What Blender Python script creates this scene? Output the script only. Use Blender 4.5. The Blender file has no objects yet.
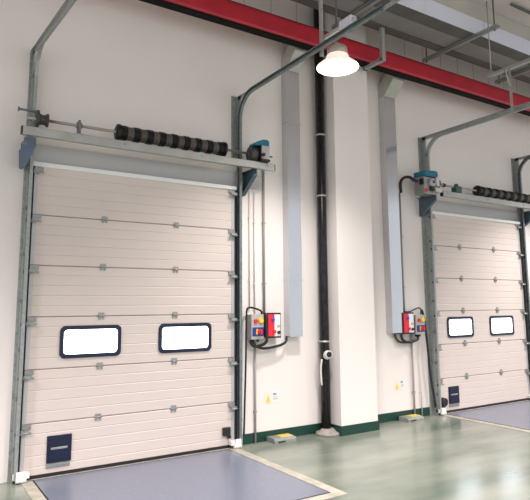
import bpy, bmesh, math, random
from mathutils import Vector, Matrix
random.seed(4)
S = bpy.context.scene
COL = S.collection
PI = math.pi

# ------------------------------------------------------------------ materials
def mat(name, col, rough=0.5, metal=0.0, noise=0.0, nscale=8.0, bump=0.0, bscale=60.0, col2=None,
        stretch=(1, 1, 1), spec=0.5, rnoise=0.0, emit=None, estr=0.0, coat=0.0):
    m = bpy.data.materials.new(name); m.use_nodes = True
    nt = m.node_tree; N = nt.nodes; L = nt.links
    b = N['Principled BSDF']
    b.inputs['Base Color'].default_value = (*col, 1)
    b.inputs['Roughness'].default_value = rough
    b.inputs['Metallic'].default_value = metal
    b.inputs['Specular IOR Level'].default_value = spec
    b.inputs['Coat Weight'].default_value = coat
    tc = N.new('ShaderNodeTexCoord'); mp = N.new('ShaderNodeMapping')
    mp.inputs['Scale'].default_value = stretch
    L.new(tc.outputs['Object'], mp.inputs['Vector'])
    nz = N.new('ShaderNodeTexNoise'); nz.inputs['Scale'].default_value = nscale
    nz.inputs['Detail'].default_value = 5
    L.new(mp.outputs[0], nz.inputs['Vector'])
    c2 = col2 if col2 else tuple(c * (1 - noise) for c in col)
    rp = N.new('ShaderNodeValToRGB')
    rp.color_ramp.elements[0].position = 0.35; rp.color_ramp.elements[1].position = 0.68
    rp.color_ramp.elements[0].color = (*c2, 1); rp.color_ramp.elements[1].color = (*col, 1)
    L.new(nz.outputs['Fac'], rp.inputs['Fac'])
    L.new(rp.outputs[0], b.inputs['Base Color'])
    if rnoise:
        mr = N.new('ShaderNodeMapRange')
        mr.inputs['To Min'].default_value = max(0.02, rough - rnoise)
        mr.inputs['To Max'].default_value = rough + rnoise
        L.new(nz.outputs['Fac'], mr.inputs['Value']); L.new(mr.outputs[0], b.inputs['Roughness'])
    if bump:
        n2 = N.new('ShaderNodeTexNoise'); n2.inputs['Scale'].default_value = bscale
        L.new(tc.outputs['Object'], n2.inputs['Vector'])
        bp = N.new('ShaderNodeBump'); bp.inputs['Strength'].default_value = bump
        bp.inputs['Distance'].default_value = 0.01
        L.new(n2.outputs['Fac'], bp.inputs['Height']); L.new(bp.outputs[0], b.inputs['Normal'])
    if emit:
        b.inputs['Emission Color'].default_value = (*emit, 1)
        b.inputs['Emission Strength'].default_value = estr
    return m

M = {}
M['wall'] = mat('wall_paint', (.85, .775, .745), .6, noise=.02, nscale=1.5, bump=.05, bscale=180)
M['ceil'] = mat('ceiling_paint', (.66, .58, .56), .8, noise=.12, nscale=1.2)
M['joint'] = mat('wall_joint', (.42, .39, .36), .8)
M['floor'] = mat('green_epoxy', (.275, .285, .235), .22, noise=.0, col2=(.12, .155, .122), nscale=.9,
                 stretch=(.7, 2.2, 1), rnoise=.06, spec=1.0)
M['plate'] = mat('leveller_steel', (.20, .22, .295), .26, metal=.2, col2=(.19, .205, .27), nscale=40, bump=.06, bscale=260, rnoise=.03)
M['concrete'] = mat('cream_concrete', (.50, .46, .38), .6, noise=.28, nscale=9, bump=.1, bscale=80)
M['green'] = mat('green_skirting', (.004, .042, .030), .35)
M['panel'] = mat('door_panel_white', (.70, .60, .555), .42, noise=.02, nscale=3, bump=.05, bscale=300)
M['seam'] = mat('seam_rubber', (.26, .21, .185), .8)
M['frame'] = mat('window_frame_navy', (.004, .008, .035), .35)
M['black'] = mat('black_plastic', (.012, .012, .014), .4)
M['rubber'] = mat('black_rubber', (.012, .010, .012), .7)
M['pane'] = mat('daylight_pane', (.9, .95, 1), .2, emit=(.86, .93, 1.0), estr=5)
M['galv'] = mat('galvanised_steel', (.40, .42, .41), .38, metal=.4, noise=.25, nscale=30, rnoise=.08)
M['galvlight'] = mat('galvanised_bright', (.60, .58, .56), .36, metal=.45, noise=.1, nscale=12)
M['galvdark'] = mat('dark_zinc', (.20, .235, .24), .45, metal=.2, noise=.3, nscale=25)  # darker zinc tone, for small fittings and the right-hand channels
M['ductv'] = mat('duct_sheet', (.62, .63, .66), .16, metal=.92, noise=.1, nscale=2, stretch=(1, 1, .5), rnoise=.05)
M['duct_white'] = mat('duct_pale', (.72, .73, .84), .35, metal=.15, noise=.05, nscale=2)
M['duct_grey'] = mat('duct_grey', (.27, .265, .26), .5, metal=.3, noise=.15, nscale=3)
M['duct_dark'] = mat('duct_dark', (.12, .118, .11), .55, metal=.2, noise=.25, nscale=3)
M['beige'] = mat('beige_steel', (.50, .47, .42), .6, noise=.1, nscale=3)
M['bracket'] = mat('blue_grey_bracket', (.10, .15, .19), .45, metal=.35, noise=.15, nscale=14)
M['bluebracket'] = mat('blue_bracket', (.13, .17, .24), .45, metal=.35, noise=.2, nscale=14)
M['teal'] = mat('teal_plastic', (.0, .14, .22), .35)
M['tealdark'] = mat('dark_teal_paint', (.03, .09, .09), .45)
M['red'] = mat('red_paint', (.52, .022, .04), .36, noise=.18, nscale=4)
M['redplastic'] = mat('red_plastic', (.75, .02, .04), .4)
M['yellow'] = mat('yellow_plastic', (.95, .62, .04), .4)
M['bluep'] = mat('blue_plastic', (.01, .035, .25), .4)
M['greybox'] = mat('grey_enclosure', (.46, .44, .43), .45, noise=.05)
M['white'] = mat('white_plastic', (.85, .82, .80), .4)
M['pvc'] = mat('grey_conduit', (.36, .33, .31), .5)
M['palepvc'] = mat('pale_conduit', (.76, .68, .64), .5)
M['springband'] = mat('spring_band', (.17, .14, .125), .5, metal=.3, noise=.3, nscale=60)
M['springblack'] = mat('spring_black', (.010, .010, .010), .38, metal=.3)
M['pipe'] = mat('black_gloss_pipe', (.006, .006, .012), .26, col2=(.02, .018, .02), nscale=9, stretch=(3, 3, 1.2), spec=.35)
M['lampshade'] = mat('lamp_glass', (.75, .66, .58), .25, emit=(1, .86, .72), estr=.55)
M['lampglow'] = mat('lamp_glow', (1, 1, 1), .4, emit=(1, .965, .92), estr=7)
M['steel'] = mat('shaft_steel', (.42, .37, .34), .35, metal=.8)
M['brass'] = mat('yellow_red_knob', (.85, .25, .03), .4)

M['barsteel'] = mat('bar_steel', (.46, .45, .43), .36, metal=.4, noise=.15, nscale=8)
M['railwhite'] = mat('rail_white', (.88, .86, .85), .3)
M['matblack'] = mat('matt_black', (.006, .006, .006), .8, spec=.2)
M['stk'] = mat('sticker_paper', (.86, .76, .66), .5)
M['bluetxt'] = mat('blue_print', (.25, .35, .6), .5)
M['blockgrey'] = mat('block_grey', (.28, .29, .27), .6, noise=.2)
M['yellowpad'] = mat('dirty_yellow', (.78, .56, .14), .5, noise=.2, nscale=20)
M['redshade'] = mat('red_top_shade', (.22, .01, .015), .5)
M['galvpale'] = mat('pale_zinc', (.42, .42, .40), .45, metal=.4, noise=.1)
M['lamphouse'] = mat('lamp_housing', (.42, .36, .33), .3, metal=.4)
M['lintel'] = mat('lintel_sheet_shaded', (.52, .50, .50), .4, metal=.1)
M['basecol'] = mat('pipe_base', (.38, .34, .30), .6, noise=.3, nscale=14)

# ------------------------------------------------------------------ mesh builder
class MB:
    def __init__(s): s.bm = bmesh.new(); s.mi = 0
    def _face(s, vs, sm=False):
        try:
            f = s.bm.faces.new(vs); f.material_index = s.mi; f.smooth = sm; return f
        except ValueError: return None
    def box(s, x0, x1, y0, y1, z0, z1, bev=0):
        if x0 > x1: x0, x1 = x1, x0
        if y0 > y1: y0, y1 = y1, y0
        if z0 > z1: z0, z1 = z1, z0
        v = [s.bm.verts.new(p) for p in ((x0,y0,z0),(x1,y0,z0),(x1,y1,z0),(x0,y1,z0),(x0,y0,z1),(x1,y0,z1),(x1,y1,z1),(x0,y1,z1))]
        fs = [s._face([v[i] for i in q]) for q in ((0,3,2,1),(4,5,6,7),(0,1,5,4),(1,2,6,5),(2,3,7,6),(3,0,4,7))]
        if bev:
            es = list({e for f in fs for e in f.edges})
            r = bmesh.ops.bevel(s.bm, geom=es, offset=bev, segments=2, affect='EDGES', profile=.5)
            for f in r['faces']: f.material_index = s.mi
        return s
    def prism(s, poly, a, b, axis='x'):
        # poly: 2D points; axis x -> (y,z), y -> (x,z), z -> (x,y)
        def P(p, t):
            return {'x': (t, p[0], p[1]), 'y': (p[0], t, p[1]), 'z': (p[0], p[1], t)}[axis]
        A = [s.bm.verts.new(P(p, a)) for p in poly]; B = [s.bm.verts.new(P(p, b)) for p in poly]
        n = len(poly)
        s._face(A); s._face(B[::-1])
        for i in range(n): s._face([A[i], B[i], B[(i+1) % n], A[(i+1) % n]])
        return s
    def tube(s, pts, r, n=10, caps=True):
        pts = [Vector(p) for p in pts]; rings = []
        up = None
        for i, p in enumerate(pts):
            d = (pts[min(i+1, len(pts)-1)] - pts[max(i-1, 0)]).normalized()
            if up is None:
                up = Vector((0, 0, 1)) if abs(d.z) < .9 else Vector((1, 0, 0))
            u = (up - d * up.dot(d)).normalized(); w = d.cross(u); up = u
            rr = r[i] if isinstance(r, (list, tuple)) else r
            rings.append([s.bm.verts.new(p + (u*math.cos(2*PI*k/n) + w*math.sin(2*PI*k/n))*rr) for k in range(n)])
        for a, b in zip(rings, rings[1:]):
            for k in range(n): s._face([a[k], a[(k+1) % n], b[(k+1) % n], b[k]], True)
        if caps: s._face(rings[0][::-1]); s._face(rings[-1])
        return s
    def lathe(s, prof, c, axis='z', n=28, caps=True):
        # prof: (t along axis, radius)
        rings = []
        for t, r in prof:
            ring = []
            for k in range(n):
                a = 2*PI*k/n; u, w = r*math.cos(a), r*math.sin(a)
                p = {'z': (c[0]+u, c[1]+w, c[2]+t), 'x': (c[0]+t, c[1]+u, c[2]+w), 'y': (c[0]+w, c[1]+t, c[2]+u)}[axis]
                ring.append(s.bm.verts.new(p))
            rings.append(ring)
        for a, b in zip(rings, rings[1:]):
            for k in range(n): s._face([a[k], a[(k+1) % n], b[(k+1) % n], b[k]], True)
        if caps:
            if prof[0][1] > 1e-4: s._face(rings[0][::-1])
            if prof[-1][1] > 1e-4: s._face(rings[-1])
        return s
    def sweep(s, prof, path):
        # profile (a across x, b along outward normal) swept along (y,z) path
        rings = []
        n = len(prof)
        for i, (y, z) in enumerate(path):
            y0, z0 = path[max(i-1, 0)]; y1, z1 = path[min(i+1, len(path)-1)]
            d = Vector((y1-y0, z1-z0)).normalized(); nn = Vector((-d.y, d.x))
            rings.append([s.bm.verts.new((a, y + nn.x*b, z + nn.y*b)) for a, b in prof])
        for A, B in zip(rings, rings[1:]):
            for k in range(n): s._face([A[k], A[(k+1) % n], B[(k+1) % n], B[k]])
        s._face(rings[0][::-1]); s._face(rings[-1])
        return s
    def build(s, name, mats, parent=None, loc=None):
        bmesh.ops.recalc_face_normals(s.bm, faces=s.bm.faces[:])
        me = bpy.data.meshes.new(name)
        if loc is not None:
            bmesh.ops.translate(s.bm, verts=s.bm.verts[:], vec=-Vector(loc))
        s.bm.to_mesh(me); s.bm.free()
        if not isinstance(mats, (list, tuple)): mats = [mats]
        for m in mats: me.materials.append(m)
        o = bpy.data.objects.new(name, me); COL.objects.link(o)
        if loc is not None: o.location = loc
        if parent is not None: o.parent = parent
        return o

def rrect(x0, x1, z0, z1, r, k=5):
    pts = []
    for cx, cz, a0 in ((x1-r, z1-r, 0), (x0+r, z1-r, PI/2), (x0+r, z0+r, PI), (x1-r, z0+r, 3*PI/2)):
        for i in range(k+1):
            a = a0 + PI/2*i/k; pts.append((cx + r*math.cos(a), cz + r*math.sin(a)))
    return pts

def smooth(pts, k=8):
    P = [Vector(p) for p in pts]; P = [2*P[0]-P[1]] + P + [2*P[-1]-P[-2]]
    out = []
    for i in range(1, len(P)-2):
        for j in range(k):
            t = j/k; a, b, c, d = P[i-1:i+3]
            out.append(.5*((2*b) + (c-a)*t + (2*a-5*b+4*c-d)*t*t + (3*b-a-3*c+d)*t**3))
    out.append(P[-2]); return out

def props(o, label=None, cat=None, group=None, kind=None):
    if label: o['label'] = label
    if cat: o['category'] = cat
    if group: o['group'] = group
    if kind: o['kind'] = kind
    return o

def thing(name, loc, label, cat, group=None, kind=None):
    o = bpy.data.objects.new(name, None); COL.objects.link(o); o.empty_display_size = .1
    o.location = loc
    return props(o, label, cat, group, kind)

def part(mb, name, mats, root):
    """part built in world coordinates under an empty standing at root.location"""
    o = mb.build(name, mats); o.parent = root
    off = Vector(root.location); r = root
    while r.parent is not None:
        r = r.parent; off += Vector(r.location)
    o.data.transform(Matrix.Translation(-off))
    return o

def sub(mb, name, mats, parent, origin):
    o = mb.build(name, mats); o.parent = parent
    o.data.transform(Matrix.Translation(-Vector(origin)))
    return o

W, D = 2.3236, 5.727
WY = .025           # wall surface
H = 3.0             # door leaf height

# ------------------------------------------------------------------ the room
mb = MB()
for a, b in ((-6, .05), (W-.05, D+.05), (D+W-.05, 15)):
    mb.box(a, b, WY, WY+.25, 0, 5.9)
for x0 in (0, D): mb.box(x0+.05, x0+W-.05, WY, WY+.25, H-.04, 5.9)
props(mb.build('wall_back', M['wall']), kind='structure')
props(MB().box(3.675, 4.285, -.283, WY, 0, 5.9).build('wall_pilaster', M['wall']), kind='structure')
props(MB().box(-6, 15, -12, WY+.25, -.1, 0).build('floor', M['floor']), kind='structure')
props(MB().box(-6, 15, -12, WY+.25, 5.8, 5.95).build('ceiling', M['ceil']), kind='structure')
mb = MB()
for a, b in ((-6, -.16), (2.44, 3.675), (4.285, D-.13), (D+W+.14, 15)):
    mb.box(a, b, WY-.012, WY, 0, .115)
props(mb.build('baseboard_back', M['green']), kind='structure')
mb = MB(); mb.box(3.663, 4.297, -.295, -.283, 0, .115); mb.box(3.663, 3.675, -.283, WY-.012, 0, .115); mb.box(4.285, 4.297, -.283, WY-.012, 0, .115)
props(mb.build('baseboard_pilaster', M['green']), kind='structure')
mb = MB()
for i in range(40):
    x = -3 + i*.42
    if 3.6 < x < 4.35: continue
    mb.box(x, x+.008, WY-.003, WY, 5.15, 5.8)
props(mb.build('trim_1', M['joint']), kind='structure')

# loading pits in front of the doors
for k, (x0, side) in enumerate(((0, 'left'), (D, 'right'))):
    mb = MB()
    a, b = (x0+.13, x0+2.20) if k == 0 else (x0+.10, x0+2.30)
    mb.box(a-.1, a, -1.98, -.06, 0, .004); mb.box(b, b+.11, -1.98, -.06, 0, .004); mb.box(a, b, -1.98, -1.88, 0, .004)
    mb.box(a-.1, b+.1, -.07, -.02, 0, .004)
    props(mb.build('trim_%d' % (k+2), M['concrete']), kind='structure')
    t = thing('dock_leveller', ((a+b)/2, -1, 0),
              ['blue grey steel loading plate in the floor before the left door',
               'blue grey steel loading plate in the floor before the right door'][k], 'loading plate', 'loading plates in the floor')
    part(MB().box(a+.012, b-.012, -1.868, -.085, 0, .008), 'deck_plate', M['plate'], t)
    part(MB().box(a, b, -1.88, -1.868, 0, .006).box(a, a+.012, -1.868, -.07, 0, .006).box(b-.012, b, -1.868, -.07, 0, .006)
         .box(a, b, -.085, -.07, 0, .006), 'edge_gap', M['rubber'], t)

# ------------------------------------------------------------------ sectional doors
PH = .5
def leaf_section(z0, x0, x1, hole=None):
    """horizontal rib profile extruded along x, front face -y"""
    mb = MB(); yf, yb = -.02, .02
    zs = [(z0+.004, yf+.006), (z0+.010, yf)]
    for q in (.105, .205, .305, .405):
        zs += [(z0+q-.006, yf), (z0+q, yf+.004), (z0+q+.006, yf)]
    zs += [(z0+PH-.010, yf), (z0+PH-.004, yf+.006)]
    front = [(y, z) for z, y in zs]
    def seg(a, b, rows):
        poly = rows + [(yb, rows[-1][1]), (yb, rows[0][1])]
        mb.prism(poly, a, b, 'x')
    if not hole: seg(x0, x1, front)
    else:
        cur = x0
        for a, b, h0, h1 in hole:
            seg(cur, a, front); cur = b
            seg(a, b, [p for p in front if p[1] < h0] + [(yf, h0)])
            seg(a, b, [(yf, h1)] + [p for p in front if p[1] > h1])
        seg(cur, x1, front)
    return mb

def make_door(x0, n, mir):
    root = thing('door_%d' % n, (x0, 0, 0), ['closed cream sectional overhead door at the left, two lit windows and lift handle at lower left',
                 'closed cream sectional overhead door at the right, seen at a slant beyond the pilaster'][n-1], 'overhead door', kind='structure')
    o = (x0, 0, 0)
    wins = [(x0+.345, x0+.935, 1.105, 1.395), (x0+1.375, x0+1.985, 1.105, 1.395)]
    if n == 2: wins = [(a-.035, b-.035, c, d) for a, b, c, d in wins]
    for i in range(6):
        z0 = PH*i
        p = part(leaf_section(z0, x0+.06, x0+W-.06, wins if i == 2 else None), 'door_panel', M['panel'], root)
        # end caps
        for a, b, cm in ((x0+.0, x0+.06, 'greycap' if n == 1 else 'panel'), (x0+W-.06, x0+W, 'greycap')):
            sub(MB().box(a, b, -.024, .02, z0+.006, z0+PH-.006), 'end_cap', M[cm], p, o)
        if i: part(MB().box(x0+.004, x0+W-.004, -.012, .018, z0-.005, z0+.005), 'seam_gasket', M['seam'], root)
    for a, b, h0, h1 in wins:
        mb = MB()
        out = rrect(a-.012, b+.012, h0-.012, h1+.012, .05); inn = rrect(a+.026, b-.026, h0+.026, h1-.026, .035)
        n_ = len(out); rings = []
        for pts, y in ((out, -.018), (out, -.034), (inn, -.034), (inn, .02)):
            rings.append([mb.bm.verts.new((px, y, pz)) for px, pz in pts])
        for A, B in zip(rings, rings[1:]):
            for k in range(n_): mb._face([A[k], A[(k+1) % n_], B[(k+1) % n_], B[k]])
        w = part(mb, 'window_frame', M['frame'], root)
        sub(MB().prism(rrect(a+.022, b-.022, h0+.022, h1-.022, .035), -.022, -.010, 'y'), 'pane', M['pane'], w, o)
    # bottom seal
    part(MB().box(x0, x0+W, -.03, .02, .0, .035, ), 'bottom_seal', M['rubber'], root)
    # top rail
    part(MB().box(x0-.005, x0+W+.0, -.045, -.02, 2.985, 3.03, .004), 'top_rail', M['railwhite'], root)
    # centre hinges
    for i in range(1, 6):
        for hx in ((.735, 1.55) if n == 1 else (.69, 1.55)):
            z = PH*i; x = x0+hx
            mb = MB()
            if n == 1:
                mb.box(x-.030, x+.030, -.028, -.021, z+.004, z+.036, .002).box(x-.030, x-.008, -.028, -.021, z-.034, z-.004, .002)
                mb.box(x+.008, x+.030, -.028, -.021, z-.034, z-.004, .002)
                mb.tube([(x-.032, -.03, z), (x+.032, -.03, z)], .007, 8)
            else:
                mb.prism([(x-.042, z+.004), (x-.012, z+.05), (x+.018, z+.05), (x+.042, z), (x+.018, z-.045), (x-.012, z-.045)], -.030, -.021, 'y')
                mb.tube([(x-.03, -.034, z), (x+.03, -.034, z)], .009, 8)
            part(mb, 'hinge', M['galvmid'], root)
    # edge hinges with rollers
    for i in range(0, 7):
        for s, xe in ((-1, x0+.0), (1, x0+W)):
            if i == 0: continue
            z = PH*i - (.05 if i < 6 else .06)
            mb = MB()
            mb.box(xe-s*(.105 if n == 1 else .13), xe-s*.02, -.034, -.024, z+.006, z+.052, .002)
            mb.prism([(xe-s*.085, z+.006), (xe-s*.085, z-.006), (xe-s*.06, z-.03), (xe-s*.01, z-.034), (xe-s*.01, z+.006)], -.07, -.034, 'y')
            mb.tube([(xe-s*.10, -.07, z-.02), (xe+s*.03, -.07, z-.02)], .008, 8)
            h = part(mb, 'roller_hinge', M['galvmid'], root)
            sub(MB().lathe([(-.012, .020), (.012, .020)], (xe+s*.03, -.07, z-.02), 'x', 14), 'roller', M['black'], h, o)
    # bottom corner brackets (white)
    for s, xe in ((-1, x0), (1, x0+W)):
        mb = MB()
        mb.box(xe-s*.10, xe+s*.045, -.10, -.025, .035, .085, .006)
        mb.box(xe-s*.055, xe+s*.02, -.12, -.10, .03, .105, .005)
        mb.tube([(xe-s*.07, -.105, .028), (xe+s*.02, -.105, .03)], .022, 12)
        part(mb, 'corner_bracket', M['white'], root)
    # lift handle plate
    a, b, h0, h1 = x0+.255, x0+.485, .125, .375
    mb = MB().box(a, b, -.034, -.02, h0, h1, .004)
    mb.box(a+.02, b-.02, -.038, -.034, h0+.02, h0+.115).box(a+.02, b-.02, -.038, -.034, h0+.15, h1-.02)
    hd = part(mb, 'lift_handle', M['frame'], root)
    sub(MB().box(a+.035, b-.04, -.043, -.034, h0+.122, h0+.142, .002), 'grip', M['galv'], hd, o)
    mb = MB(); mb.box(a+.002, b-.012, -.032, -.02, h0-.045, h0-.004)
    for q in range(6): mb.box(a+.02+q*.032, a+.036+q*.032, -.036, -.032, h0-.032, h0-.018)
    sub(mb, 'foot_plate', M['galvmid'], hd, o)
    return root

M['greycap'] = mat('end_cap_steel', (.56, .55, .55), .45, metal=.25, noise=.08)
M['galvmid'] = mat('hinge_zinc', (.36, .37, .36), .4, metal=.5, noise=.15, nscale=30)
make_door(0, 1, False)
make_door(D, 2, True)

def tag(o, *a, **k): return props(o, *a, **k)

# sensors: black puck low on each door
for x, z, l in ((2.19, .185, 'small black lock box low on the left door'), (D+.075, .175, 'round black lock puck low on the right door')):
    t = thing('door_lock', (x, -.05, z), l, 'lock', 'door locks')
    if x < 3:
        part(MB().box(x-.045, x+.045, -.065, -.024, z-.04, z+.05, .006), 'lock_body', M['black'], t)
        part(MB().box(x+.015, x+.05, -.06, -.03, z-.075, z-.04), 'catch', M['black'], t)
    else:
        part(MB().lathe([(-.095, .05), (-.09, .062), (-.03, .062), (-.024, .05)], (x+.02, 0, z), 'y', 20), 'lock_body', M['black'], t)
        part(MB().box(x-.07, x+.03, -.075, -.035, z-.09, z-.055), 'catch', M['black'], t)

# ------------------------------------------------------------------ tracks
def make_track(xi, s, label, ztop=4.19, yend=-3.0, fl=.070, slope=0):
    """xi = leaf edge, s = -1 track on the left of the leaf, +1 on the right"""
    t = thing('door_track', (xi, 0, 0), label, 'door track', 'vertical and ceiling tracks of the two doors')
    def b(mb, a0, a1, *r): mb.box(xi+s*a0, xi+s*a1, *r)
    # wall angle : flange on the wall + web towards the room
    mb = MB(); b(mb, .036, fl, WY-.006, WY, 0, ztop); b(mb, .040, .045, -.07, WY-.006, 0, ztop)
    if s > 0: mb.box(xi-.045, xi+.036, WY-.006, WY, 3.33, ztop)
    wa = part(mb, 'wall_angle', M['galv'], t)
    for i in range(14):
        z = .15+i*.3; sub(MB().lathe([(-.008, .006), (0, .006)], (xi+s*(fl-.013), WY-.006, z), 'y', 8), 'bolt', M['galvdark'], wa, (xi, 0, 0))
    # clips
    for i in range(9):
        z = .3+i*.45; mb = MB()
        b(mb, .034, .052, -.082, -.05, z-.02, z+.02)
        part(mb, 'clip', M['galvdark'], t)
    # channel track swept vertical -> curve -> horizontal
    yv, R = -.075, .30
    zc = ztop-.035-R
    path = [(yv, .03), (yv, 1.5), (yv, zc)]
    for i in range(1, 11):
        a = PI/2*i/10; path.append((yv-R+R*math.cos(a), zc+R*math.sin(a)))
    path.append((yend+.45, ztop-.035-slope*(-yend-.8)))
    w = .004
    prof = [(xi+s*.038, .028), (xi+s*.006, .028), (xi+s*.006, .018), (xi+s*.006+s*w, .018), (xi+s*.006+s*w, .028-w), (xi+s*.038-s*w, .028-w),
            (xi+s*.038-s*w, -.028+w), (xi+s*.006+s*w, -.028+w), (xi+s*.006+s*w, -.018), (xi+s*.006, -.018), (xi+s*.006, -.028), (xi+s*.038, -.028)]
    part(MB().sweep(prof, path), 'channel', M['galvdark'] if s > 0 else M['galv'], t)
    mb = MB(); b(mb, -.020, .003, -.042, -.026, .04, 2.98); part(mb, 'gap_shade', M['rubber'], t)  # black strip put in as the shaded gap between leaf and channel
    # horizontal angle
    ze = ztop+slope*yend; mb = MB()
    mb.prism([(0, ztop-.05), (yend, ze-.05), (yend, ze), (0, ztop)], xi+s*.040, xi+s*.045, 'x')
    mb.prism([(0, ztop-.006), (yend, ze-.006), (yend, ze), (0, ztop)], xi+s*.040, xi+s*.07, 'x')
    part(mb, 'horizontal_angle', M['galv'], t)
    return t
make_track(0, -1, 'galvanised track along the left edge of the left door, bending away at the top', slope=.12)
make_track(W, 1, 'galvanised track on the right edge of the left door, running behind the hanging lamp')
make_track(D, -1, 'galvanised track on the left edge of the right door', fl=.115)
make_track(D+W, 1, 'galvanised track at the right edge of the photo, beside the right door')

# ------------------------------------------------------------------ lintel covers, bars
for x0, a, b, l in ((0, .0, 2.71, 'sheet cover above the left door, greyed for the shade under the bar'), (D, -.0, 2.60, 'sheet cover above the right door, greyed for the shade under the bar')):
    tag(MB().box(x0+a, x0+b, WY-.02, WY, 3.035, 3.22).build('lintel_cover', M['lintel'] if 'lintel' in M else M['greycap'], loc=(x0+a, WY, 3.035)), l, 'cover', 'lintel covers')  # shade under the support bar is put into the sheet's grey

BY0, BY1, BZ0, BZ1 = -.31, -.25, 3.215, 3.30
for k, (a, b) in enumerate(((-.15, 2.70), (D+.02, D+3.1))):
    t = thing('support_bar', ((a+b)/2, -.28, BZ0), ['long galvanised bar carrying the springs over the left door',
              'galvanised bar carrying the springs over the right door'][k], 'bar', 'spring support bars')
    part(MB().box(a, b, BY0, BY1, BZ0, BZ1, .006), 'tube', M['barsteel'], t)
    for e in (a-.012, b): part(MB().box(e, e+.012, BY0+.004, BY1-.004, BZ0+.004, BZ1-.004), 'end_cap', M['black'], t)
    for i in range(4):
        x = a+.1+i*(b-a-.2)/3; part(MB().lathe([(-.010, .010), (0, .010)], (x, BY0, BZ0+.05), 'y', 10), 'bolt', M['galv'], t)

def gusset(x, label, m, flat=False):
    t = thing('gusset_bracket', (x, WY, 3.0), label, 'bracket', 'brackets under the support bars')
    if flat:   # the left-most one is seen face on: slanted blue plate with flange
        mb = MB().prism([(-.157, 2.895), (-.104, 2.90), (-.041, 3.065), (-.017, 3.13), (-.018, 3.212), (-.128, 3.20), (-.112, 3.115), (-.165, 3.068)], -.25, -.235, 'y')
        part(mb, 'plate', m, t)
        part(MB().box(-.11, -.095, -.235, WY+.003, 2.95, 3.205), 'flange', m, t)
        part(MB().box(-.135, -.10, -.262, -.25, 3.125, 3.15, .003), 'clamp', M['galvdark'], t)
    else:
        mb = MB().prism([(WY+.003, 2.93), (WY-.05, 2.93), (-.31, 3.13), (-.31, 3.212), (WY+.003, 3.212)], x, x+.012, 'x')
        part(mb, 'plate', m, t)
        part(MB().prism([(WY-.05, 2.93), (-.31, 3.13), (-.31, 3.14), (WY-.05, 2.94)], x-.04, x, 'x').box(x-.04, x, -.31, WY+.003, 3.205, 3.212), 'flange', m, t)
    return t
gusset(-.10, 'blue bracket under the left end of the bar over the left door', M['bluebracket'], True)
gusset(W+.115, 'dark triangular bracket under the motor of the left door', M['bracket'])
gusset(D-.15, 'dark triangular bracket under the motor of the right door', M['bracket'])
gusset(D+W+.115, 'dark bracket beyond the right door, at the right edge of the photo', M['bracket'])

# ------------------------------------------------------------------ shafts, springs, drums
SY, SZ = -.23, 3.405
def drum_part(mb, c, t):
    mb.lathe([(-.06, .03), (-.055, .088), (-.035, .088), (-.028, .06), (.0, .048), (.035, .052), (.04, .066), (.055, .066), (.06, .03)], (c, SY, SZ), 'x', 24)
    part(mb, 'cable_drum', M['drum'], t)
def shaft(x0, a, b, s0, s1, drum, bear, label, dk):
    t = thing('torsion_shaft', (x0+(a+b)/2, SY, SZ), label, 'spring shaft', 'spring shafts over the doors')
    part(MB().tube([(x0+a, SY, SZ), (x0+b, SY, SZ)], .015, 12), 'shaft', M['steel'], t)
    mb = MB(); L = s1-s0; nb = 17 if dk == 0 else 15
    coils = 78; prof = []
    per = L/coils
    def r_at(u):
        return .074
    # spring body as ridged segments with alternating bands
    for i in range(nb):
        mb.mi = i % 2
        u0, u1 = s0+L*i/nb, s0+L*(i+1)/nb
        k = coils//nb; pr = []
        base = .080 if i % 2 == 0 else .073
        for j in range(k):
            q0 = (u1-u0)*j/k; q1 = (u1-u0)*(j+1)/k
            pr += [(q0, base-.009), (q0+(q1-q0)*.25, base-.002), (q0+(q1-q0)*.5, base), (q0+(q1-q0)*.75, base-.002), (q1, base-.009)]
        mb.lathe(pr, (x0+u0, SY, SZ), 'x', 22)
    part(mb, 'spring', [M['springblack'], M['springband']], t)
    for e, s in ((s0, -1), (s1, 1)):
        mb = MB()
        mb.lathe([(min(0, s*.045), .05 if s < 0 else .087), (min(0, s*.045)+.015, .087), (max(0, s*.045)-.015, .087), (max(0, s*.045), .087 if s < 0 else .05)], (x0+e, SY, SZ), 'x', 22)
        part(mb, 'spring_cone', M['springblack'], t)
    mb = MB(); c = x0+drum
    if dk: mb.lathe([(-.02, .03), (.02, .03)], (c, SY, SZ), 'x', 16); part(mb, 'collar', M['drum'], t)
    else: drum_part(mb, c, t)
    c = x0+bear
    mb = MB().prism([(SY-.04, BZ1), (SY+.05, BZ1), (SY+.05, SZ+.02), (SY+.02, SZ+.055), (SY-.02, SZ+.055), (SY-.04, SZ+.02)], c-.01, c+.01, 'x')
    mb.box(c-.04, c+.04, SY-.05, SY+.05, BZ1, BZ1+.012)
    mb.lathe([(-.025, .032), (.025, .032)], (c, SY, SZ), 'x', 16)
    if dk: mb.box(c-.075, c+.075, SY-.055, SY+.045, BZ1, BZ1+.12, .02)
    part(mb, 'bearing', M['galvdark'] if not dk else M['tealdark'], t)
    return t
M['drum'] = mat('cast_drum', (.085, .08, .076), .5, metal=.4, noise=.3, nscale=20)
shaft(0, -.10, 2.37, .80, 2.02, .03, .385, 'steel shaft with banded black spring over the left door', 0)
shaft(D, .01, 3.1, .95, 2.39, .13, .42, 'steel shaft with banded black spring over the right door', 1)
part(MB().tube([(-.17, -.16, 3.50), (.0, -.16, 3.50)], .012, 8).tube([(-.17, -.16, 3.50), (-.18, -.16, 3.50)], .026, 10), 'stop_pin', M['galvdark'], bpy.data.objects['torsion_shaft'])

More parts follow.
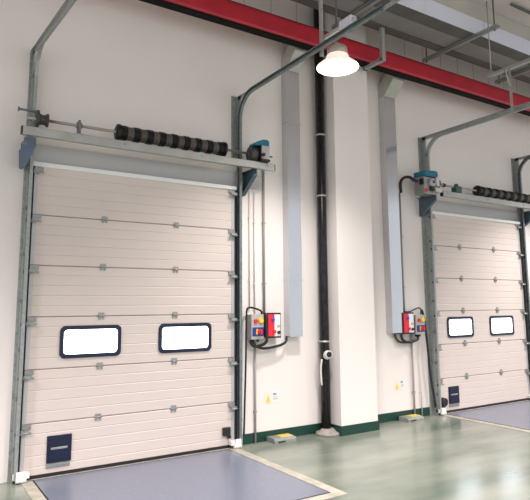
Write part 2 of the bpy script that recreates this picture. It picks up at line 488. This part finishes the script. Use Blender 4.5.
# ------------------------------------------------------------------ motors
def motor(c, s, label):
    """c = x of gearbox centre, s = +1 body to the right, -1 body to the left"""
    t = thing('door_motor', (c, SY, BZ1), label, 'motor', 'door motors')
    X = lambda a: c+s*a
    a, b = sorted((X(-.06), X(.045)))
    mb = MB().lathe([(0, .05), (.012, .088), (b-a-.012, .088), (b-a, .05)], (a, SY, SZ+.0), 'x', 26)
    mb.lathe([(-.02, .03), (b-a+.02, .03)], (a, SY, SZ), 'x', 16)
    part(mb, 'gearbox', M['drum'], t)
    a, b = sorted((X(.055), X(.175)))
    part(MB().box(a, b, SY-.10, SY+.08, SZ-.07, SZ+.10, .008), 'housing', M['greybox'], t)
    a, b = sorted((X(.045), X(.06)))
    part(MB().box(a, b, SY-.105, SY+.09, SZ-.085, SZ+.10), 'gasket', M['black'], t)
    mb = MB().prism([(X(-.03), SZ+.09), (X(.17), SZ+.10), (X(.17), SZ+.15), (X(.15), SZ+.172), (X(.09), SZ+.172), (X(.0), SZ+.135), (X(-.03), SZ+.115)], SY-.10, SY+.04, 'y')
    part(mb, 'motor_cap', M['teal'], t)
    mb = MB().tube([(X(.17), SY-.04, SZ-.01), (X(.25), SY-.04, SZ-.01)], .010, 8)
    part(mb, 'release_lever', M['drum'], t)
    a, b = sorted((X(.05), X(.17)))
    mb = MB().box(a, b, SY-.12, SY-.02, SZ-.10, SZ-.07, .004)
    mb.tube([(X(.08), SY-.125, SZ-.02), (X(.08), SY-.10, SZ-.02)], .022, 12)
    part(mb, 'terminal_block', M['black'], t)
    return t
motor(2.44, 1, 'teal capped motor with round dark gearbox at the right end of the left bar')
c = D-.05
m2 = thing('door_motor', (c, SY, BZ1), 'door motor with teal cap beside the left end of the right spring bar', 'motor', 'door motors')
gb = MB().lathe([(-.035, .045), (-.025, .078), (.03, .078), (.04, .05), (.055, .05), (.06, .03)], (c, SY, SZ), 'x', 26)
part(gb, 'gearbox', M['drum'], m2)
c -= .035; SZ -= .022
part(MB().box(c-.33, c-.05, SY-.10, SY+.09, SZ-.175, SZ+.085, .012), 'housing', M['galvmid'], m2)
part(MB().prism([(c-.325, SZ+.088), (c-.05, SZ+.088), (c-.05, SZ+.15), (c-.065, SZ+.175), (c-.12, SZ+.182), (c-.325, SZ+.165)], SY-.12, SY+.10, 'y'), 'motor_cap', M['teal'], m2)
part(MB().box(c-.10, c-.035, SY-.135, SY-.10, SZ-.05, SZ+.09, .006), 'end_cover', M['galvlight'], m2)
fl_ = part(MB().lathe([(-.05, .035), (-.045, .06), (0, .065)], (c-.18, SY-.10, SZ-.0), 'y', 22), 'round_cover', M['greybox'], m2)
sub(MB().lathe([(-.012, .02), (0, .022)], (c-.18, SY-.15, SZ-.0), 'y', 14), 'hub', M['drum'], fl_, m2.location)
part(MB().box(c-.36, c-.33, SY-.10, SY-.03, SZ-.04, SZ+.05, .006), 'plug', M['black'], m2)
part(MB().box(c-.32, c-.285, SY-.125, SY-.10, SZ-.15, SZ-.10, .005), 'red_button', M['redplastic'], m2)
part(MB().box(c-.22, c-.165, SY-.135, SY-.10, SZ-.13, SZ-.06, .005), 'black_switch', M['black'], m2)
part(MB().box(c-.15, c-.01, SY-.16, SY-.10, SZ-.14, SZ-.075, .006), 'lower_housing', M['galvlight'], m2)
SZ += .022

# ------------------------------------------------------------------ vertical wall ducts
def wall_duct(xc, w, zb, label):
    t = thing('wall_duct', (xc, WY, zb), label, 'duct', 'vertical wall ducts')
    zt = 4.66; d = -.10
    mb = MB().prism([(WY, zb), (d, zb), (d, zt), (WY, zt)], xc-w/2, xc+w/2, 'x')
    part(mb, 'duct_body', M['ductv'], t)
    for z in (1.9, 2.95, 3.95): part(MB().box(xc-w/2-.004, xc+w/2+.004, d-.004, WY, z, z+.02), 'joint_band', M['ductv'], t)
    mb = MB().prism([(WY, zt), (d, zt), (-.30, 4.86), (-.30, 5.02), (-.2, 5.02), (WY, 4.85)], xc-w/2-.003, xc+w/2+.003, 'x')
    part(mb, 'elbow', M['elbow'], t)
    return t
M['elbow'] = mat('elbow_sheet', (.50, .50, .44), .45, metal=.3, noise=.1)
wall_duct(3.14, .20, 1.215, 'tall galvanised duct on the wall between left door and black pipe')
wall_duct(4.905, .22, 1.205, 'tall galvanised duct on the wall between pilaster and right door')

# ------------------------------------------------------------------ black downpipe
px_, py_ = 3.588, -.09
t = thing('downpipe', (px_, py_, 0), 'glossy black vertical pipe in the corner beside the pilaster', 'pipe')
part(MB().tube([(px_, py_, .03), (px_, py_, 2), (px_, py_, 5.8)], .060, 20), 'pipe', M['pipe'], t)
for z in (1.13, 3.02, 3.85):
    part(MB().lathe([(0, .068), (.02, .068)], (px_, py_, z), 'z', 20).box(px_-.02, px_+.02, py_, WY, z, z+.018), 'clamp', M['galvlight'], t)
part(MB().lathe([(0, .155), (.03, .15), (.04, .11), (.06, .09), (.075, .07)], (px_-.0, py_-.03, 0), 'z', 26), 'base_collar', M['basecol'], t)
mb = MB(); cx0 = (px_-.035, py_-.10, .975)
mb.tube(smooth([(px_-.0, py_-.03, .95), (px_-.02, py_-.08, .985), (px_-.035, py_-.13, .985)], 6), .046, 18)
el = part(mb, 'branch_elbow', M['white'], t); el['label'] = 'white plastic elbow with a dark opening'
sub(MB().tube([(px_-.034, py_-.128, .985), (px_-.039, py_-.138, .984)], .035, 18), 'opening', M['black'], el, t.location)
part(MB().tube(smooth([(px_-.075, py_-.03, .92), (px_-.085, py_-.02, .80), (px_-.08, py_-.02, .68), (px_-.065, py_-.01, .60)], 5), .012, 10), 'drain_tail', M['palepvc'], t)

# ------------------------------------------------------------------ control boxes
def circle_btn(mb, x, y, z, r, d=.02): mb.lathe([(-d, r*.8), (-d*.8, r), (0, r)], (x, y, z), 'y', 16)
def switch_box(a, b, z0, z1, label):
    """grey box with red + yellow buttons over a blue panel with rotary switch"""
    t = thing('switch_box', ((a+b)/2, WY, z0), label, 'control box', 'grey switch boxes')
    y = -.10; w = b-a; h = z1-z0
    part(MB().box(a, b, y, WY, z0, z1, .006), 'enclosure', M['greybox'], t)
    mb = MB(); circle_btn(mb, a+w*.33, y, z1-h*.27, .026); part(mb, 'red_button', M['redplastic'], t)
    mb = MB(); circle_btn(mb, a+w*.75, y, z1-h*.25, .034); part(mb, 'yellow_button', M['yellow'], t)
    bl = part(MB().box(a+w*.08, b-w*.04, y-.01, y, z0+h*.14, z0+h*.48, .004), 'isolator', M['bluep'], t)
    mb = MB().lathe([(-.035, .022), (-.03, .03), (0, .03)], (a+w*.6, y-.01, z0+h*.31), 'y', 16)
    mb.box(a+w*.6-.01, a+w*.6+.01, y-.055, y-.04, z0+h*.31-.03, z0+h*.31+.03)
    sub(mb, 'rotary_switch', M['redplastic'], bl, t.location)
    sub(MB().box(a+w*.34, a+w*.47, y-.014, y-.01, z0+h*.2, z0+h*.42), 'switch_plate', M['yellow'], bl, t.location)
    for q in (.3, .7): part(MB().tube([(a+w*q, -.04, z0-.03), (a+w*q, -.04, z0)], .016, 10), 'cable_gland', M['black'], t)
    return t
def alarm_box(a, b, z0, z1, label):
    t = thing('alarm_box', ((a+b)/2, WY, z0), label, 'control box', 'red and white control boxes')
    y = -.11; w = b-a; h = z1-z0
    part(MB().box(a, b, y, WY, z0, z1, .005), 'enclosure', M['black'], t)
    part(MB().box(a+.018, a+w*.52, y-.010, y, z0+.02, z1-.02, .003), 'red_cover', M['redplastic'], t)
    part(MB().box(a+w*.52, b-.014, y-.008, y, z0+.02, z1-.02, .003), 'white_cover', M['white'], t)
    mb = MB(); circle_btn(mb, a+w*.42, y-.01, z1-h*.27, .022, .012); part(mb, 'blue_button', M['bluebtn'], t)
    mb = MB(); circle_btn(mb, a+w*.80, y-.008, z0+h*.22, .020, .02); part(mb, 'black_knob', M['black'], t)
    mb = MB(); circle_btn(mb, a+w*.52, y-.01, z0+h*.25, .020, .015); part(mb, 'red_knob', M['redplastic'], t)
    part(MB().box(a+w*.70, a+w*.9, y-.012, y-.008, z0+h*.42, z0+h*.52), 'dial', M['greybox'], t)
    return t
M['bluebtn'] = mat('blue_button', (.05, .06, .65), .4)
switch_box(2.49, 2.665, 1.20, 1.495, 'grey switch box with red and yellow buttons, right of the left door')
alarm_box(2.695, 2.905, 1.21, 1.51, 'black framed red and white control box beside the left duct')
alarm_box(4.985, 5.215, 1.185, 1.49, 'black framed red and white control box beside the right duct')
switch_box(5.265, 5.45, 1.17, 1.45, 'grey switch box with red and yellow buttons, left of the right door')

# ------------------------------------------------------------------ cables and conduits
def cable(pts, r, label, m='black', name='cable', cat='cable', group='black cables on the wall', k=8, sm=True):
    p = smooth(pts, k) if sm else pts
    o = MB().tube(p, r, 8).build(name, M[m], loc=tuple(Vector(pts[0])))
    return props(o, label, cat, group)
cable([(2.68, -.03, 1.51), (2.64, -.04, 1.545), (2.50, -.05, 1.575), (2.455, -.05, 1.53), (2.448, -.05, 1.3), (2.44, -.05, .9), (2.425, -.05, .45), (2.415, -.05, .16), (2.41, -.05, .125)], .012,
      'black cable looping over the left switch box and down beside the left door')
cable([(2.545, -.05, 1.19), (2.56, -.06, 1.13), (2.68, -.07, 1.09), (2.88, -.07, 1.11), (3.0, -.06, 1.15), (3.03, -.05, 1.22)], .016,
      'black cable sagging under the left control boxes to the duct')
cable([(2.679, -.125, 1.50), (2.679, -.13, 1.3), (2.675, -.13, 1.17), (2.60, -.07, 1.12), (2.53, -.06, 1.13), (2.50, -.05, 1.19)], .018,
      'thick black cable between the left switch box and the red box')
cable([(5.43, -.05, 1.46), (5.42, -.06, 1.53), (5.36, -.06, 1.55), (5.2, -.05, 1.50), (5.08, -.05, 1.50)], .010,
      'black cable arching over the right control boxes')
cable([(5.0, -.05, 1.18), (5.02, -.07, 1.10), (5.12, -.08, 1.07), (5.30, -.08, 1.10), (5.35, -.05, 1.17)], .020,
      'thick black cable sagging under the right control boxes')
cable([(4.92, -.01, 1.20), (4.95, -.01, 1.12), (5.03, -.012, 1.07), (5.25, -.015, 1.06), (5.37, -.02, 1.10), (5.39, -.03, 1.165)], .014,
      'thin black cable from the right duct to the right switch box')
cable([(5.45, -.05, 1.52), (5.50, -.04, 1.40), (5.53, -.06, 1.0), (5.56, -.06, .6), (5.61, -.07, .25), (5.63, -.07, .12)], .018,
      'black cable running down beside the right door track')
cable([(5.14, -.03, 3.25), (5.13, -.04, 3.40), (5.135, -.10, 3.46), (5.17, -.18, 3.46), (5.20, -.25, 3.40), (5.24, -.29, 3.39)], .022,
      'thick black hose curving from the conduit to the right door motor')
def conduit(x, y, z0, z1, r, label, m='pvc', clips=True):
    t = thing('conduit', (x, WY, z0), label, 'conduit', 'vertical wall conduits')
    part(MB().tube([(x, y, z0), (x, y, z1)], r, 10), 'tube', M[m], t)
    z = z0+.35
    while z < z1-.1:
        part(MB().box(x-r-.006, x+r+.006, y-r-.003, WY+.002, z, z+.014), 'clip', M[m], t); z += .75
    return t
conduit(2.735, -.0, 1.51, 3.36, .014, 'thin dark conduit dropping from the left motor to the left control boxes')
conduit(2.60, -.0, 0, 1.17, .012, 'thin grey conduit below the left switch box')
conduit(2.53, .005, 1.56, 3.0, .007, 'pale thin conduit nearest the left door, above the switch box', 'palepvc')
conduit(2.60, .005, 1.50, 3.0, .007, 'second pale thin conduit right of the left door', 'palepvc')
conduit(5.14, -.0, 1.49, 3.25, .014, 'thin dark conduit dropping from the black hose to the right boxes')
conduit(5.27, -.0, 0, 1.17, .014, 'thin grey conduit below the right control boxes')
conduit(5.42, .0, .0, 1.17, .008, 'pale thin conduit below the right switch box', 'palepvc')

# stickers
for x, z, l in ((2.855, .50, 'left of the black pipe'), (5.02, .48, 'right of the pilaster')):
    t = thing('warning_sticker', (x-.055, WY, z), 'small yellow warning sticker low on the wall ' + l, 'sticker', 'yellow wall stickers')
    part(MB().box(x-.10, x-.025, WY-.003, WY+.002, z-.07, z+.07), 'label_sheet', M['stk'], t)
    part(MB().prism([(x-.09, z-.045), (x-.035, z-.045), (x-.062, z+.03)], WY-.005, WY-.003, 'y'), 'triangle', M['yellow'], t)
    part(MB().box(x-.09, x-.035, WY-.005, WY-.003, z-.062, z-.05), 'caption', M['yellow'], t)
    t = thing('notice_sticker', (x+.055, WY, z), 'small white notice sticker low on the wall ' + l, 'sticker', 'white wall stickers')
    part(MB().box(x+.0, x+.09, WY-.003, WY+.002, z-.06, z+.065), 'label_sheet', M['white'], t)
    part(MB().box(x+.012, x+.06, WY-.005, WY-.003, z+.02, z+.045), 'caption', M['bluetxt'], t)
    part(MB().box(x+.012, x+.08, WY-.005, WY-.003, z-.03, z-.02).box(x+.012, x+.07, WY-.005, WY-.003, z-.005, z+.002), 'text_lines', M['greybox'], t)

# floor blocks
for x, y, l in ((2.93, -.07, 'low grey block with yellow top on the floor left of the black pipe'), (5.12, -.08, 'low grey block with yellow top on the floor near the right door')):
    t = thing('floor_block', (x, y, 0), l, 'floor block', 'yellow topped floor blocks')
    part(MB().prism([(y-.10, 0), (y+.08, 0), (y+.08, .055), (y-.08, .05), (y-.10, .03)], x-.17, x+.14, 'x'), 'block', M['blockgrey'], t)
    part(MB().box(x-.05, x+.12, y-.055, y+.06, .05, .060), 'yellow_pad', M['yellowpad'], t)
    part(MB().box(x-.155, x-.06, y-.055, y+.06, .05, .056), 'grey_pad', M['galv'], t)
    part(MB().box(x-.12, x-.02, y-.104, y-.10, .008, .022), 'slot', M['black'], t)

# ------------------------------------------------------------------ red beam and ceiling services
RB0, RB1 = -.45, -.345
t = thing('crane_beam', (4.5, (RB0+RB1)/2, 4.87), 'long red painted beam running along the wall above both doors', 'beam')
part(MB().prism(rrect(RB0, RB1, 4.895, 5.16, .05, 6), -1.5, 14, 'x'), 'beam', M['red'], t)
part(MB().box(-1.5, 14, RB0+.03, RB1-.01, 5.16, 5.172), 'top_shade_strip', M['redshade'], t)  # darker red puts the shading along the beam's top into colour
part(MB().box(-1.5, 14, RB0+.004, RB1+.010, 4.875, 4.897, .003), 'bottom_rail', M['matblack'], t)

def long_duct(name, y0, y1, z0, z1, m, label, cat, group=None, x0=1.4, x1=14, band=True):
    t = thing(name, (6, (y0+y1)/2, z0), label, cat, group)
    part(MB().box(x0, x1, y0, y1, z0, z1, .004), 'body', m, t)
    if band:
        x = x0+.6
        while x < x1-.1:
            part(MB().box(x, x+.02, y0-.004, y1+.002, z0-.003, z1+.003), 'joint_band', m, t); x += 1.2
    return t
long_duct('air_duct', -1.27, -1.08, 5.30, 5.53, [M['duct_white']], 'pale blue white duct below the ceiling, nearest of the three', 'duct')
part(MB().box(1.4, 14, -1.262, -1.07, 5.290, 5.2999), 'lower_flange', M['duct_dark'], bpy.data.objects['air_duct'])
long_duct('cable_trunking', -1.05, -.76, 5.30, 5.48, M['duct_grey'], 'broad grey trunking between the pale duct and the wall', 'trunking')
long_duct('service_channel', -.752, -.62, 5.29, 5.40, M['duct_dark'], 'narrow dark channel nearest the wall below the ceiling', 'channel', band=False)
long_duct('roof_beam', -1.22, -1.10, 5.54, 5.80, M['beige'], 'beige roof beam above the pale duct', 'beam', x0=3.5, band=False)
tag(MB().tube([(5.9, -1.52, 5.76), (6.9, -1.52, 5.76)], .02, 8).build('ceiling_conduit', M['duct_dark'], loc=(5.9, -1.52, 5.76)), 'short dark rod under the ceiling at upper right', 'rod')

def strut(x, y0, y1, z, label, ht=.045, rods=True, m='galvmid'):
    t = thing('strut_hanger', (x, y0, z), label, 'hanger', 'struts hung under the ceiling ducts')
    mb = MB().box(x-.03, x+.03, y0, y1, z-ht, z-ht+.006).box(x-.03, x-.025, y0, y1, z-ht, z).box(x+.025, x+.03, y0, y1, z-ht, z)
    part(mb, 'channel', M[m], t)
    part(MB().tube([(x, y0+.06, z-ht-.03), (x, y0+.06, 5.80)], .010, 8), 'threaded_rod', M['duct_dark'], t)
    part(MB().tube([(x, y1-.06, z-ht-.03), (x, y1-.06, 5.80)], .010, 8), 'threaded_rod', M['duct_dark'], t)
    part(MB().box(x-.03, x+.03, y0+.03, y0+.09, z-ht-.008, z-ht), 'washer', M['galv'], t)
    return t
strut(5.42, -1.62, -.33, 5.29, 'pale strut under the ducts, middle of the upper right')
strut(7.09, -1.62, -.40, 5.29, 'pale strut under the ducts, at the right edge of the photo')
strut(3.60, -1.62, -.40, 5.29, 'pale strut under the ducts, above the hanging lamp')

# brackets carrying the red beam
for x, l in ((4.18, 'grey hook shaped bracket holding the red beam over the pilaster'), (9.2, None)):
    if not l: continue
    t = thing('beam_bracket', (x, -.77, 4.75), l, 'bracket')
    part(MB().box(x-.03, x+.03, -.74, -.725, 4.815, 5.285).box(x-.03, x-.022, -.725, -.69, 4.82, 5.285), 'strap', M['galvpale'], t)
    part(MB().box(x-.03, x+.03, -.725, -.38, 4.82, 4.862), 'arm', M['galvpale'], t)
    part(MB().box(x-.04, x+.04, -.38, -.365, 4.81, 4.868), 'end_plate', M['duct_dark'], t)

# track hangers
def track_hanger(x, y, label, arm, zt=5.8):
    t = thing('track_hanger', (x, y, 4.1), label, 'hanger', 'hangers of the ceiling tracks')
    part(MB().box(x-.025, x+.025, y-.006, y, 4.09, zt).box(x-.025, x-.019, y-.035, y-.006, 4.09, zt), 'strap', M['galvpale'], t)
    for z in (4.14, 4.35, 4.6): part(MB().lathe([(-.012, .010), (0, .010)], (x, y-.006, z), 'y', 8), 'bolt', M['galvdark'], t)
    if arm:
        part(MB().box(x+.03, x+.06, y-.47, y-.0, 4.285, 4.325, .003), 'arm', M['galvlight'], t)
        part(MB().box(x+.02, x+.10, y-.43, y-.25, 4.24, 4.36, .008), 'junction_box', M['duct_white'], t)
    else:
        part(MB().tube([(x, y-.012, 4.42), (x-.12, y-.012, 4.69)], .013, 8), 'brace', M['galvpale'], t)
        part(MB().box(x-.03, x+.03, y-1.1, y+.32, 4.70, 4.74), 'cross_arm', M['galvpale'], t)
        for yy in (y-1.0, y+.27): part(MB().tube([(x, yy, 4.74), (x, yy, 5.8)], .008, 8), 'rod', M['galvpale'], t)
track_hanger(2.41, -1.62, 'slotted hanger with small bluish junction box beside the hanging lamp', True)
track_hanger(5.62, -1.60, 'slotted hanger meeting the track of the right door', False, 4.70)

# ------------------------------------------------------------------ lamps
def lamp(x, y, z, label):
    t = thing('high_bay_lamp', (x, y, z), label, 'lamp', 'high bay lamps')
    mb = MB().lathe([(0, .222), (.012, .222), (.045, .185), (.085, .135), (.125, .118), (.135, .112)], (x, y, z), 'z', 32, caps=False)
    part(mb, 'shade', M['lampshade'], t)
    part(MB().lathe([(.135, .112), (.21, .108), (.225, .10), (.24, .07), (.245, .03)], (x, y, z), 'z', 28, ), 'housing', M['lamphouse'], t)
    part(MB().lathe([(-.018, .02), (-.016, .12), (-.006, .19), (.008, .219)], (x, y, z), 'z', 32), 'diffuser', M['lampglow'], t)
    part(MB().tube([(x, y, z+.24), (x, y, 5.80)], .010, 8), 'rod', M['duct_dark'], t)
    part(MB().box(x-.03, x+.03, y-.012, y+.012, z+.235, z+.28), 'hook', M['galv'], t)
def lamp_light(x, y, z, e, size=150, blend=.35):
    l = bpy.data.lights.new('lamp_light', 'SPOT'); l.energy = e; l.spot_size = math.radians(size); l.spot_blend = blend
    l.shadow_soft_size = .20; l.color = (1, .955, .925)
    o = bpy.data.objects.new('lamp_light', l); COL.objects.link(o); o.location = (x, y, z-.05)
lamp(2.72, -1.5, 4.09, 'glowing round high bay lamp hanging in front of the red beam')
LE = 380
lamp_light(2.72, -1.5, 4.09, LE, 128, .8)
for i, x in enumerate((-2.6, 8.1)): lamp_light(x, -1.6, 4.09, LE, 128, .8)
for y in (-5.2, -9):
    for x in (-2.6, 2.7, 8.1): lamp_light(x, y, 4.09, LE*1.5, 142, .5)

# ------------------------------------------------------------------ world, camera, view
w = bpy.data.worlds.new('hall_daylight'); S.world = w; w.use_nodes = True
bg = w.node_tree.nodes['Background']; bg.inputs[0].default_value = (.94, .965, 1.0, 1); bg.inputs[1].default_value = .76

cam = bpy.data.cameras.new('camera'); co = bpy.data.objects.new('camera', cam); COL.objects.link(co)
yaw, pitch, roll = .5731, .1381, -.0069
F = Vector((math.sin(yaw)*math.cos(pitch), math.cos(yaw)*math.cos(pitch), math.sin(pitch)))
R0 = Vector((math.cos(yaw), -math.sin(yaw), 0)); U0 = R0.cross(F)
Rv = R0*math.cos(roll) + U0*math.sin(roll); Uv = -R0*math.sin(roll) + U0*math.cos(roll)
m = Matrix((Rv, Uv, -F)).transposed().to_4x4(); m.translation = Vector((-1.0077, -5.8721, 1.5849))
co.matrix_world = m
cam.sensor_width = 36; cam.sensor_fit = 'HORIZONTAL'; cam.lens = 564/530*36
cam.shift_x = -2/530; cam.shift_y = -21.8/530
cam.clip_start = .05
S.camera = co
S.view_settings.view_transform = 'Standard'; S.view_settings.look = 'None'; S.view_settings.gamma = 1
S.view_settings.exposure = .42
